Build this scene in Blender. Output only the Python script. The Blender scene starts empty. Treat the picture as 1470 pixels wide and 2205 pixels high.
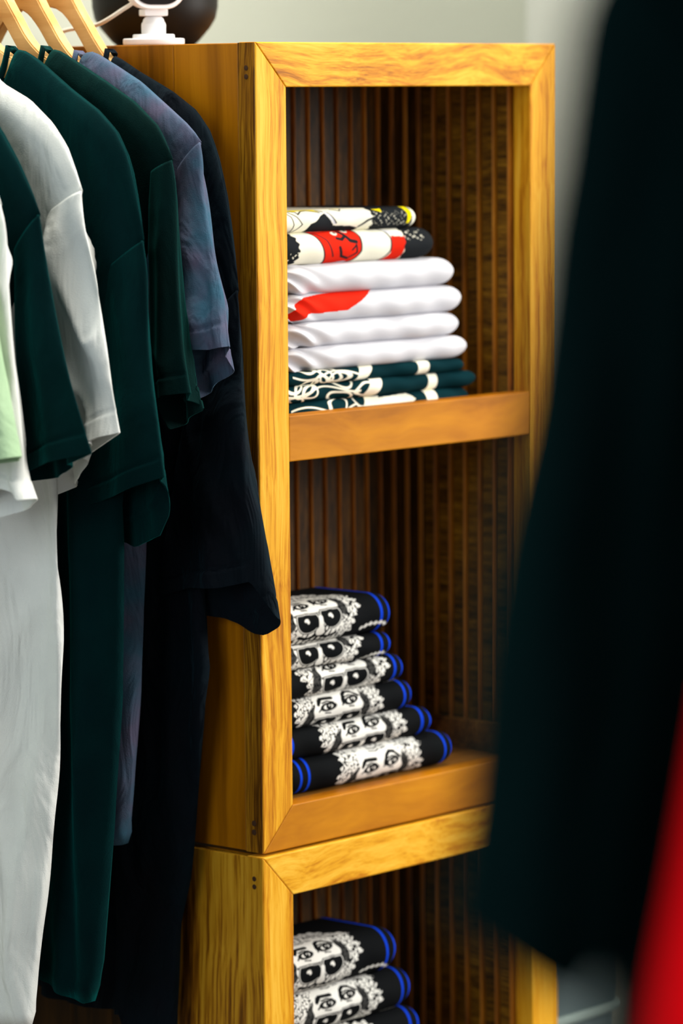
import bpy, bmesh, math, random
import numpy as np
from mathutils import Vector, Matrix, noise as mnoise

S = bpy.context.scene
COL = S.collection
rnd = random.Random(7)

# ------------------------------------------------------------------ camera
ZB = 0.803                                   # underside of the upper cabinet above the floor
F_PX = 8262.8
YAW, PITCH, ROLL = 0.84960, 0.108243, -0.0082425
CAM = np.array([-2.76101, -2.53374, 0.74806 + ZB])
cy, sy = math.cos(YAW), math.sin(YAW); cp, sp = math.cos(PITCH), math.sin(PITCH)
FW = np.array([sy*cp, cy*cp, -sp]); R0 = np.array([cy, -sy, 0.0]); U0 = np.cross(R0, FW)
RT = math.cos(ROLL)*R0 + math.sin(ROLL)*U0
UP = -math.sin(ROLL)*R0 + math.cos(ROLL)*U0
cd = bpy.data.cameras.new('camera'); cam = bpy.data.objects.new('camera', cd); COL.objects.link(cam)
cam.matrix_world = Matrix(((RT[0], UP[0], -FW[0], CAM[0]), (RT[1], UP[1], -FW[1], CAM[1]), (RT[2], UP[2], -FW[2], CAM[2]), (0, 0, 0, 1)))
cd.sensor_fit = 'HORIZONTAL'; cd.sensor_width = 24.0; cd.lens = F_PX/1470*24.0
cd.clip_start = 0.05; cd.clip_end = 60
cd.dof.use_dof = True; cd.dof.focus_distance = 3.70; cd.dof.aperture_fstop = 3.4
S.camera = cam

# ------------------------------------------------------------------ world, lights, exposure
S.view_settings.view_transform = 'Standard'; S.view_settings.look = 'None'
S.view_settings.gamma = 1.0; S.view_settings.use_curve_mapping = False
S.view_settings.exposure = 0.0
wd = bpy.data.worlds.new('world'); S.world = wd; wd.use_nodes = True
wd.node_tree.nodes['Background'].inputs[0].default_value = (0.80, 0.88, 1.0, 1)
wd.node_tree.nodes['Background'].inputs[1].default_value = 0.22

def area(name, loc, target, size, power, color):
    l = bpy.data.lights.new(name, 'AREA'); l.shape = 'RECTANGLE'; l.size, l.size_y = size; l.energy = power; l.color = color
    o = bpy.data.objects.new(name, l); COL.objects.link(o); o.location = loc
    o.rotation_euler = (Vector(target)-Vector(loc)).to_track_quat('-Z', 'Y').to_euler()
    return o
area('shopfront_window_light', (2.3, -2.5, 2.3), (0.1, 0, 1.1), (1.5, 2.2), 188, (1.0, 0.97, 0.92))
area('ceiling_light', (0.1, -0.15, 3.1), (0, 0.0, 1.2), (1.2, 1.2), 60, (1.0, 0.95, 0.88))
area('side_fill_light', (-3.3, -1.0, 2.0), (0.1, 0.1, 1.0), (1.4, 2.0), 42, (0.85, 0.95, 1.0))  # added fill from the left for cabinet side and shirts, no window there

# ------------------------------------------------------------------ helpers
def lin(c):
    return tuple(((v/255)/12.92 if v/255 <= .04045 else ((v/255+.055)/1.055)**2.4) for v in c)
def ray(x, y): return FW*F_PX + RT*(x-735) + UP*(1102.5-y)
def on(x, y, p0, n):
    d = ray(x, y); n = np.array(n, float)
    return CAM + d*(np.dot(np.array(p0)-CAM, n)/np.dot(d, n))
def tag(o, label, cat, group=None):
    o['label'] = label; o['category'] = cat
    if group: o['group'] = group
    return o
def empty(name, loc, label, cat, group=None):
    o = bpy.data.objects.new(name, None); COL.objects.link(o); o.location = loc; o.empty_display_size = .05
    return tag(o, label, cat, group)
def link(name, me, m, parent=None, smooth=False):
    if m is not None:
        me.materials.clear(); me.materials.append(m)
    if smooth:
        me.polygons.foreach_set('use_smooth', [True]*len(me.polygons))
    o = bpy.data.objects.new(name, me); COL.objects.link(o)
    if parent is not None:
        o.parent = parent
    return o
def mesh(name, V, Fc):
    me = bpy.data.meshes.new(name); me.from_pydata([tuple(v) for v in V], [], [tuple(f) for f in Fc]); me.update(); return me
def fixn(me):
    bm = bmesh.new(); bm.from_mesh(me); bmesh.ops.recalc_face_normals(bm, faces=bm.faces); bm.to_mesh(me); bm.free()
def prism(name, poly, axis, a0, a1, m, parent=None, bevel=0.0, off=(0, 0, 0)):
    """poly: 2d points in the two remaining axes (order x,y,z without axis), extruded along axis."""
    n = len(poly); V = []
    for a in (a0, a1):
        for p in poly:
            c = list(p); c.insert(axis, a); V.append([c[i]+off[i] for i in range(3)])
    Fc = [list(range(n))[::-1], list(range(n, 2*n))]+[[i, (i+1) % n, n+(i+1) % n, n+i] for i in range(n)]
    me = mesh(name, V, Fc); fixn(me)
    if bevel:
        bm = bmesh.new(); bm.from_mesh(me)
        bmesh.ops.bevel(bm, geom=bm.edges[:], offset=bevel, segments=2, profile=.5, affect='EDGES'); bm.to_mesh(me); bm.free()
    return link(name, me, m, parent)
def box(name, x, y, z, m, parent=None, bevel=0.0):
    return prism(name, [(y[0], z[0]), (y[1], z[0]), (y[1], z[1]), (y[0], z[1])], 0, x[0], x[1], m, parent, bevel)
def lathe(name, prof, m, parent=None, n=48, loc=(0, 0, 0), closed=True):
    V = []; Fc = []
    for r, z in prof:
        for i in range(n):
            a = 2*math.pi*i/n; V.append((r*math.cos(a)+loc[0], r*math.sin(a)+loc[1], z+loc[2]))
    for j in range(len(prof)-1):
        for i in range(n):
            Fc.append((j*n+i, j*n+(i+1) % n, (j+1)*n+(i+1) % n, (j+1)*n+i))
    if closed:
        Fc.append(tuple(range(n))[::-1]); Fc.append(tuple(range((len(prof)-1)*n, len(prof)*n)))
    me = mesh(name, V, Fc); fixn(me); o = link(name, me, m, parent, True)
    try: me.set_sharp_from_angle(angle=math.radians(35))
    except Exception: pass
    return o
def tube(name, pts, r, m, parent=None, n=14, closed=False):
    P = [Vector(p) for p in pts]; V = []; Fc = []; up = Vector((.12, .23, .96)).normalized(); N = len(P)
    for i, p in enumerate(P):
        t = (P[min(i+1, N-1)]-P[max(i-1, 0)]).normalized(); a = t.cross(up).normalized(); b = a.cross(t)
        rr = r[i] if hasattr(r, '__len__') else r
        for k in range(n):
            an = 2*math.pi*k/n; V.append(p+a*math.cos(an)*rr+b*math.sin(an)*rr)
    for i in range(N-1):
        for k in range(n): Fc.append((i*n+k, i*n+(k+1) % n, (i+1)*n+(k+1) % n, (i+1)*n+k))
    Fc.append(tuple(range(n))[::-1]); Fc.append(tuple(range((N-1)*n, N*n)))
    me = mesh(name, V, Fc); fixn(me); return link(name, me, m, parent, True)
def spline(pts, n):
    """Catmull-Rom through pts, n samples"""
    P = np.array(pts, float); k = len(P); out = []
    L = np.r_[0, np.cumsum(np.linalg.norm(np.diff(P, axis=0), axis=1))]
    for s in np.linspace(0, L[-1], n):
        i = min(max(np.searchsorted(L, s)-1, 0), k-2); t = (s-L[i])/max(L[i+1]-L[i], 1e-9)
        p0 = P[max(i-1, 0)]; p1 = P[i]; p2 = P[i+1]; p3 = P[min(i+2, k-1)]
        out.append(.5*((2*p1)+(-p0+p2)*t+(2*p0-5*p1+4*p2-p3)*t*t+(-p0+3*p1-3*p2+p3)*t**3))
    return np.array(out)

# ------------------------------------------------------------------ materials
def newmat(name):
    m = bpy.data.materials.new(name); m.use_nodes = True; nt = m.node_tree
    return m, nt, nt.nodes, nt.links, nt.nodes['Principled BSDF']
def plain(name, col, rough=.6, spec=.4, metal=0, bump=0, bscale=200):
    m, nt, N, L, b = newmat(name); b.inputs['Base Color'].default_value = (*lin(col), 1)
    b.inputs['Roughness'].default_value = rough; b.inputs['Metallic'].default_value = metal; b.inputs['Specular IOR Level'].default_value = spec
    if bump:
        tc = N.new('ShaderNodeTexCoord'); n = N.new('ShaderNodeTexNoise'); n.inputs['Scale'].default_value = bscale
        bp = N.new('ShaderNodeBump'); bp.inputs['Strength'].default_value = bump; bp.inputs['Distance'].default_value = .002
        L.new(tc.outputs['Object'], n.inputs['Vector']); L.new(n.outputs['Fac'], bp.inputs['Height']); L.new(bp.outputs['Normal'], b.inputs['Normal'])
    return m
def wood(name, cols, grain, across=38, along=1.6, pos=(.3, .45, .62, .78), rough=.5, warp=.02, blot=.5, fine=.5, spec=.14):
    """cols: 4 colours dark->light. grain: axis index along the fibres."""
    m, nt, N, L, b = newmat(name)
    tc = N.new('ShaderNodeTexCoord'); oi = N.new('ShaderNodeObjectInfo')
    # per-piece offset
    ad = N.new('ShaderNodeVectorMath'); ad.operation = 'ADD'; mu = N.new('ShaderNodeVectorMath'); mu.operation = 'SCALE'
    cb = N.new('ShaderNodeCombineXYZ'); 
    for i in range(3): L.new(oi.outputs['Random'], cb.inputs[i])
    L.new(cb.outputs[0], mu.inputs[0]); mu.inputs['Scale'].default_value = 7.3
    L.new(tc.outputs['Object'], ad.inputs[0]); L.new(mu.outputs[0], ad.inputs[1])
    # warp
    wn = N.new('ShaderNodeTexNoise'); wn.inputs['Scale'].default_value = 5.0; wn.inputs['Detail'].default_value = 2
    L.new(ad.outputs[0], wn.inputs['Vector'])
    wsub = N.new('ShaderNodeVectorMath'); wsub.operation = 'SUBTRACT'; wsub.inputs[1].default_value = (.5, .5, .5); L.new(wn.outputs['Color'], wsub.inputs[0])
    wsc = N.new('ShaderNodeVectorMath'); wsc.operation = 'SCALE'; wsc.inputs['Scale'].default_value = warp; L.new(wsub.outputs[0], wsc.inputs[0])
    wad = N.new('ShaderNodeVectorMath'); wad.operation = 'ADD'; L.new(ad.outputs[0], wad.inputs[0]); L.new(wsc.outputs[0], wad.inputs[1])
    def stretched(sa, sc, detail, rg=.6):
        mp = N.new('ShaderNodeMapping'); s = [sc]*3; s[grain] = sa; mp.inputs['Scale'].default_value = s
        n = N.new('ShaderNodeTexNoise'); n.inputs['Scale'].default_value = 1.0; n.inputs['Detail'].default_value = detail; n.inputs['Roughness'].default_value = rg
        L.new(wad.outputs[0], mp.inputs['Vector']); L.new(mp.outputs[0], n.inputs['Vector']); return n
    n1 = stretched(along, across, 5); n2 = stretched(along*6, across*7, 3); n3 = stretched(1.1, 9, 2)
    def mth(op, a, bb):
        q = N.new('ShaderNodeMath'); q.operation = op
        for i, v in enumerate((a, bb)):
            if isinstance(v, (int, float)): q.inputs[i].default_value = v
            else: L.new(v, q.inputs[i])
        return q.outputs[0]
    v = mth('ADD', n1.outputs['Fac'], mth('MULTIPLY', mth('SUBTRACT', n2.outputs['Fac'], .5), fine))
    v = mth('ADD', v, mth('MULTIPLY', mth('SUBTRACT', n3.outputs['Fac'], .5), blot))
    cr = N.new('ShaderNodeValToRGB'); e = cr.color_ramp.elements
    while len(e) < 4: e.new(.5)
    for i in range(4): e[i].position = pos[i]; e[i].color = (*lin(cols[i]), 1)
    L.new(v, cr.inputs['Fac']); L.new(cr.outputs['Color'], b.inputs['Base Color'])
    b.inputs['Roughness'].default_value = rough; b.inputs['Specular IOR Level'].default_value = spec
    bp = N.new('ShaderNodeBump'); bp.inputs['Strength'].default_value = .25; bp.inputs['Distance'].default_value = .0006
    L.new(n2.outputs['Fac'], bp.inputs['Height']); L.new(bp.outputs['Normal'], b.inputs['Normal'])
    return m
HONEY = [(136, 76, 1), (190, 118, 6), (222, 158, 28), (238, 184, 62)]
wood_stile = wood('honey_pine_upright', HONEY, 2, across=110, along=3.0, pos=(.22, .38, .52, .76), fine=.55, blot=.5)
wood_rail = wood('honey_pine_rail', HONEY, 0, across=85, along=8, pos=(.22, .38, .54, .78), warp=.06, fine=.5, blot=.8)
wood_lip = wood('amber_shelf_lip', [(138, 78, 0), (172, 104, 2), (192, 122, 6), (208, 142, 18)], 0, across=18, along=3, warp=.08, fine=.15)
wood_plank = wood('amber_side_plank', [(108, 60, 0), (150, 90, 1), (180, 112, 4), (198, 130, 12)], 2, across=22, along=.8, fine=.25, rough=.4, spec=.25)
wood_side = wood('streaked_side_board', [(70, 36, 4), (140, 86, 10), (186, 130, 24), (206, 152, 40)], 2, across=42, along=1.6, pos=(.26, .42, .56, .74), fine=.9)
wood_edge = wood('dark_streaked_edge', [(52, 26, 2), (104, 62, 6), (146, 96, 14), (176, 124, 26)], 2, across=60, along=1.4, fine=.9)
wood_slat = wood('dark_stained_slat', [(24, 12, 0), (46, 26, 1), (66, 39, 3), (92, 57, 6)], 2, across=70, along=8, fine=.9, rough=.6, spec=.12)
wood_shaded = wood('shade_darkened_board', [(24, 12, 1), (44, 25, 3), (62, 37, 5), (84, 52, 8)], 2, across=40, along=1.4, rough=.6)  # rear side planks: brown taken darker to stand in for the shirts' shade
wood_bead = wood('brown_bead_edge', [(96, 52, 4), (146, 84, 14), (178, 108, 20), (196, 128, 32)], 2, across=70, along=4, rough=.45, spec=.3)
wood_cross = wood('sawn_brown_slat', [(56, 33, 1), (96, 61, 5), (124, 84, 10), (152, 108, 22)], 0, across=150, along=10, fine=.9, rough=.6, spec=.2)
wood_in = wood('inner_board', [(70, 40, 10), (110, 68, 20), (140, 92, 34), (165, 115, 50)], 0, across=30, along=2)
wood_hang = wood('pale_beech_hanger', [(205, 152, 88), (222, 172, 106), (236, 190, 124), (246, 206, 144)], 1, across=30, along=3, warp=.03, blot=.2, fine=.2, rough=.35)
nail = plain('nail_hole_filler', (60, 32, 6), .8)
joint = plain('joint_shadow_gap', (40, 20, 4), .8)

def fabric(name, col, col2=None, mottle=18, rough=.9, wrinkle=.0, sheen=.0, tint=None, attr=False, wr_scale=22, fz=.7):
    m, nt, N, L, b = newmat(name)
    tc = N.new('ShaderNodeTexCoord')
    b.inputs['Roughness'].default_value = rough; b.inputs['Specular IOR Level'].default_value = .04
    b.inputs['Sheen Weight'].default_value = sheen; b.inputs['Sheen Roughness'].default_value = .5
    c = lin(col); b.inputs['Sheen Tint'].default_value = (*(tint or (1, 1, 1)), 1)
    if attr:
        a = N.new('ShaderNodeAttribute'); a.attribute_name = 'Print'; L.new(a.outputs['Color'], b.inputs['Base Color'])
    else:
        n = N.new('ShaderNodeTexNoise'); n.inputs['Scale'].default_value = mottle; n.inputs['Detail'].default_value = 4
        L.new(tc.outputs['Object'], n.inputs['Vector'])
        cr = N.new('ShaderNodeValToRGB'); cr.color_ramp.elements[0].position = .35; cr.color_ramp.elements[1].position = .65
        cr.color_ramp.elements[0].color = (*c, 1); cr.color_ramp.elements[1].color = (*lin(col2 or col), 1)
        L.new(n.outputs['Fac'], cr.inputs['Fac']); L.new(cr.outputs['Color'], b.inputs['Base Color'])
    w = N.new('ShaderNodeTexNoise'); w.inputs['Scale'].default_value = 900; w.inputs['Detail'].default_value = 3; L.new(tc.outputs['Object'], w.inputs['Vector'])
    bp = N.new('ShaderNodeBump'); bp.inputs['Strength'].default_value = fz; bp.inputs['Distance'].default_value = .0005; L.new(w.outputs['Fac'], bp.inputs['Height'])
    last = bp
    if wrinkle:
        w2 = N.new('ShaderNodeTexNoise'); w2.inputs['Scale'].default_value = wr_scale; w2.inputs['Detail'].default_value = 3; w2.inputs['Distortion'].default_value = 1.2
        mp = N.new('ShaderNodeMapping'); mp.inputs['Scale'].default_value = (1, 1, .45); L.new(tc.outputs['Object'], mp.inputs['Vector']); L.new(mp.outputs[0], w2.inputs['Vector'])
        b2 = N.new('ShaderNodeBump'); b2.inputs['Strength'].default_value = wrinkle; b2.inputs['Distance'].default_value = .025
        L.new(w2.outputs['Fac'], b2.inputs['Height']); L.new(bp.outputs['Normal'], b2.inputs['Normal']); last = b2
    L.new(last.outputs['Normal'], b.inputs['Normal'])
    return m
f_teal = fabric('deep_teal_cotton', (0, 25, 27), (0, 19, 22), wrinkle=.15, sheen=.55, tint=(.0, .16, .15))
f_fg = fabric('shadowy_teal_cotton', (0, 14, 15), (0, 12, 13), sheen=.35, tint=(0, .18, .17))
f_teal2 = fabric('dark_green_cotton', (2, 24, 24), (4, 22, 21), wrinkle=.15, sheen=.55, tint=(.01, .15, .13))
f_black = fabric('black_cotton', (15, 18, 24), (11, 21, 27), wrinkle=.8, sheen=.4, tint=(.015, .04, .055))
f_white = fabric('white_cotton', (226, 227, 222), (220, 222, 218), wrinkle=.5, sheen=.0, wr_scale=15)
f_grey = fabric('heather_slate_cotton', (88, 86, 108), (58, 92, 112), mottle=22, wrinkle=.5)
f_mint = fabric('mint_cotton', (168, 196, 158), (160, 190, 152), wrinkle=.2)
f_red = fabric('bright_red_cotton', (245, 4, 16), (240, 2, 14))
f_print = fabric('printed_cotton', (128, 128, 128), attr=True, sheen=.0, rough=.8, fz=.25)
steel = plain('brushed_steel', (190, 190, 190), .3, .5, 1)
white_pl = plain('white_plastic', (238, 238, 240), .35)
white_cable = plain('ivory_cable', (238, 232, 220), .45)
black_pl = plain('black_plastic', (8, 9, 9), .5, .25)
lens_gl = plain('smoked_lens', (30, 24, 20), .12, .6)
tub_m = plain('grey_plastic', (96, 112, 116), .35, .4)
tub_l = plain('pale_grey_plastic', (150, 168, 164), .35, .4)
wall_m = plain('wall_paint', (190, 194, 180), .85, .2, bump=.15, bscale=60)
wall_m2 = plain('wall_paint_side', (198, 201, 193), .85, .2, bump=.15, bscale=60)
floor_m = plain('grey_floor', (105, 100, 94), .6, .3, bump=.2, bscale=30)

# ------------------------------------------------------------------ setting
def struct(o): o['kind'] = 'structure'; return o
struct(box('floor', (-4.2, 3.2), (-4.2, .74), (-.1, 0), floor_m))
struct(box('wall_back', (-4.2, 1.32), (.62, .74), (0, 3.2), wall_m))
struct(box('ceiling', (-4.2, 3.2), (-4.2, .74), (3.2, 3.3), wall_m))
struct(box('wall_right', (1.20, 1.32), (-.70, .62), (0, 3.2), wall_m2))

# ------------------------------------------------------------------ cabinets
W, T_, SD, H = 0.4716, 0.0440, 0.0229, 0.80
ZS1, ZS0 = 0.4329, 0.3875
DEP, VB = 0.40, 0.155
PITCHS = 0.0225
slat_cache = {}
def slat_mesh(L, wide, kind):
    key = (round(L, 4), round(wide, 4), kind)
    if key in slat_cache: return slat_cache[key]
    w = wide
    # a flat board with a rounded bead standing proud along one edge, profile in (x, depth), y negative = proud
    pr = [(.0006, .004), (.0006, -.0008), (.0016, -.0018), (w-.0056, -.0018), (w-.0050, -.0004), (w-.0042, -.0030), (w-.0037, -.0048), (w-.0026, -.0057), (w-.0015, -.0048), (w-.0008, -.0030), (w-.0006, .004)]
    n = len(pr); V = [(x, y, z) for z in (0, L) for x, y in pr]
    Fc = [list(range(n))[::-1], list(range(n, 2*n))]+[[i, (i+1) % n, n+(i+1) % n, n+i] for i in range(n)]
    me = mesh('slat', V, Fc); fixn(me); me.materials.append(wood_cross if kind else wood_slat); me.materials.append(wood_bead)
    for p in me.polygons:
        c = p.center
        if c.x > w-.0047 and abs(p.normal.z) < .5: p.material_index = 1
    slat_cache[key] = me; return me
def add_slat(parent, L, wide, loc, rz, kind=0):
    o = bpy.data.objects.new('slat', slat_mesh(L, wide, kind)); COL.objects.link(o); o.parent = parent; o.location = loc; o.rotation_euler = (0, 0, rz)
    return o
def cabinet(loc, label, upper):
    r = empty('display_cabinet', loc, label, 'cabinet')
    st = wood_stile
    # mitred face frame
    g = .0003
    prism('stile', [(0, 0), (T_, T_), (T_, H-T_), (0, H)], 1, 0, SD, wood_stile, r, .0012)
    prism('stile', [(W, 0), (W, H), (W-T_, H-T_), (W-T_, T_)], 1, 0, SD, wood_stile, r, .0012)
    prism('rail', [(g, H), (T_, H-T_+g), (W-T_, H-T_+g), (W-g, H)], 1, 0, SD, wood_rail, r, .0012)
    prism('rail', [(g, 0), (W-g, 0), (W-T_, T_-g), (T_, T_-g)], 1, 0, SD, wood_lip if upper else wood_rail, r, .0012)
    # outer face of the stile edge (dark edge strip) and side boards
    ed = [SD+.0004, .1098, .1974, .285, DEP] if upper else [SD+.0004, .158, .215, .272, .335, DEP]
    for k in range(len(ed)-1):
        box('side_plank', (0.0002, .010), (ed[k]+.0003, ed[k+1]-.0003), (.001, H-.001), wood_plank if upper else (wood_side if k == 0 else wood_shaded), r, .0007)
        box('side_plank', (W-.010, W-.0002), (ed[k]+.0003, ed[k+1]-.0003), (.001, H-.001), wood_plank, r, .0007)
    e1 = box('edge_strip', (-.0008, .0001), (.0012, SD-.0003), (.0006, H-.0006), wood_edge if upper else wood_side, r)
    for zz in ((.775, .7665) if upper else (.778, .770)):
        lathe('nail_plug', [(.0022, -.0003), (.0026, .0004), (.0012, .0006)], nail, e1, 12)
        n = COL.objects[-1]; n.rotation_euler = (0, -math.pi/2, 0); n.location = (-.0009, .0115, zz)
    if upper:
        for zz in (.030, .021):
            lathe('nail_plug', [(.0026, -.0003), (.003, .0004), (.0014, .0006)], nail, e1, 12)
            n = COL.objects[-1]; n.rotation_euler = (0, -math.pi/2, 0); n.location = (-.0009, .0115, zz)
    box('top_board', (.011, W-.011), (SD+.0004, DEP), (H-.016, H-.0005), wood_plank, r, .0006)
    box('bottom_board', (.011, W-.011), (SD+.0004, DEP), (T_-.018, T_-.002), wood_in, r, .0006)
    box('back_board', (.011, W-.011), (DEP-.012, DEP-.0004), (T_, H-.017), wood_plank, r)
    zs = ZS1 if upper else .449
    sh = box('shelf', (.0125, W-.0405), (SD+.001, VB-.007), (zs-.030, zs-.014), wood_in, r, .0006)
    box('shelf_lip', (T_+.0002, W-T_-.0002), (.0006, SD-.0004), (zs-(ZS1-ZS0), zs), wood_lip, r, .0012)
    bp = box('back_panel', (.0125, W-.0125), (VB+.0045, VB+.012), (T_, H-.017), wood_slat, r)
    L0 = H-T_-.018
    for k in range(18):
        add_slat(bp, L0, PITCHS, (.0095+.0135+k*PITCHS, VB, T_), 0)
    rp = box('inner_side_panel', (W-.0395, W-.0105), (SD+.001, VB+.004), (T_, H-.017), wood_cross, r)
    wv = (VB-.006-SD-.001)/6
    for k in range(6):
        # bead edge nearest the back; local x runs along +Y, proud side -Y_local -> -X world
        o = add_slat(rp, L0, wv, (W-.0436, SD+.0015+wv*(k+1), T_), -math.pi/2, 1)
    lp = box('inner_side_panel', (.0105, .0185), (SD+.001, VB+.004), (T_, H-.017), wood_slat, r)
    for k in range(6):
        o = add_slat(lp, L0, wv, (.0225, SD+.0015+wv*k, T_), math.pi/2, 1)
    if upper:
        box('base_strip', (W-.058, W-.0495), (SD+.001, VB-.007), (T_-.0018, T_+.030), wood_in, r, .001)
    return r
cab_u = cabinet((0, 0, ZB), 'upper honey-stained wooden display cabinet holding two piles of folded shirts', True)
cab_l = cabinet((-.004, -.003, 0), 'lower streaky wooden display cabinet standing under the first one', False)

# ------------------------------------------------------------------ hanging shirts
class Frame:
    """local sheet frame: a = horizontal in the shirt's plane, w = towards the viewer's side, z up"""
    def __init__(s, o, A, Wd): s.o = np.array(o, float); s.A = np.array(A, float); s.W = np.array(Wd, float)
    def px(s, pts, w=0.0):
        out = []
        for x, y in pts:
            p = on(x, y, s.o+s.W*w, s.W); out.append(((p-s.o) @ s.A, p[2]))
        return np.array(out)
    def P(s, a, w, z):
        p = s.o + s.A*a + s.W*w; return (p[0], p[1], z)
def nz(x, y, z=0): return mnoise.noise(Vector((x, y, z)))
def hanger(fr, ac, zn, sh, root_parent):
    """contoured wooden hanger running just under the shoulder line of its shirt"""
    nx = sh[0][0]-ac
    pts = [(0, .104), (.026, .096), (.040, .078), (.052, .056), (.068, .034), (.085, .012), (nx, -.005)]
    lo = [(0, .050), (.03, .046), (.05, .030), (.075, -.002), (nx, -.030)]
    L = np.r_[0, np.cumsum(np.linalg.norm(np.diff(sh, axis=0), axis=1))]
    for q in np.linspace(.15, .62, 7):
        a = np.interp(q*L[-1], L, sh[:, 0]); z = np.interp(q*L[-1], L, sh[:, 1])
        pts.append((a-ac, z-zn-.011)); lo.append((a-ac-.006, z-zn-.030+.012*q))
    up = spline(pts, 34); lowpts = spline(lo, 34)
    V = []
    # strip mesh: columns of top/bottom points
    cols = [(-up[i][0], up[i][1], -lowpts[i][0], lowpts[i][1]) for i in range(33, 0, -1)]+[(up[i][0], up[i][1], lowpts[i][0], lowpts[i][1]) for i in range(34)]
    h = .0068; Fc = []
    for ci, c in enumerate(cols):
        h = .0068-.0022*(abs(ci-33)/33.)**2
        for w in (h, -h):
            for k in (0, 1): V.append(fr.P(ac+c[2*k], w, zn+c[2*k+1]))
    for i in range(len(cols)-1):
        b = i*4; c = b+4
        Fc += [(b, b+1, c+1, c), (b+2, c+2, c+3, b+3), (b, c, c+2, b+2), (b+1, b+3, c+3, c+1)]
    Fc += [(0, 2, 3, 1), (len(V)-4, len(V)-3, len(V)-1, len(V)-2)]
    me = mesh('hanger_arm', V, Fc); fixn(me)
    bm = bmesh.new(); bm.from_mesh(me); ed = [e for e in bm.edges if len(e.link_faces) == 2 and e.calc_face_angle(0) > 1.0]
    bmesh.ops.bevel(bm, geom=ed, offset=.0014, segments=2, affect='EDGES'); bm.to_mesh(me); bm.free()
    o = link('wooden_arms', me, wood_hang, root_parent, True); me.set_sharp_from_angle(angle=math.radians(28))
    hk = [(0, .10), (0, .118), (.006, .128), (.017, .138), (.021, .151), (.016, .165), (.004, .1705), (-.009, .167), (-.0165, .158)]
    c = spline(hk, 30); tube('hook', [fr.P(ac+a, 0, zn+z) for a, z in c], .0017, steel, root_parent, 10)

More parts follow.
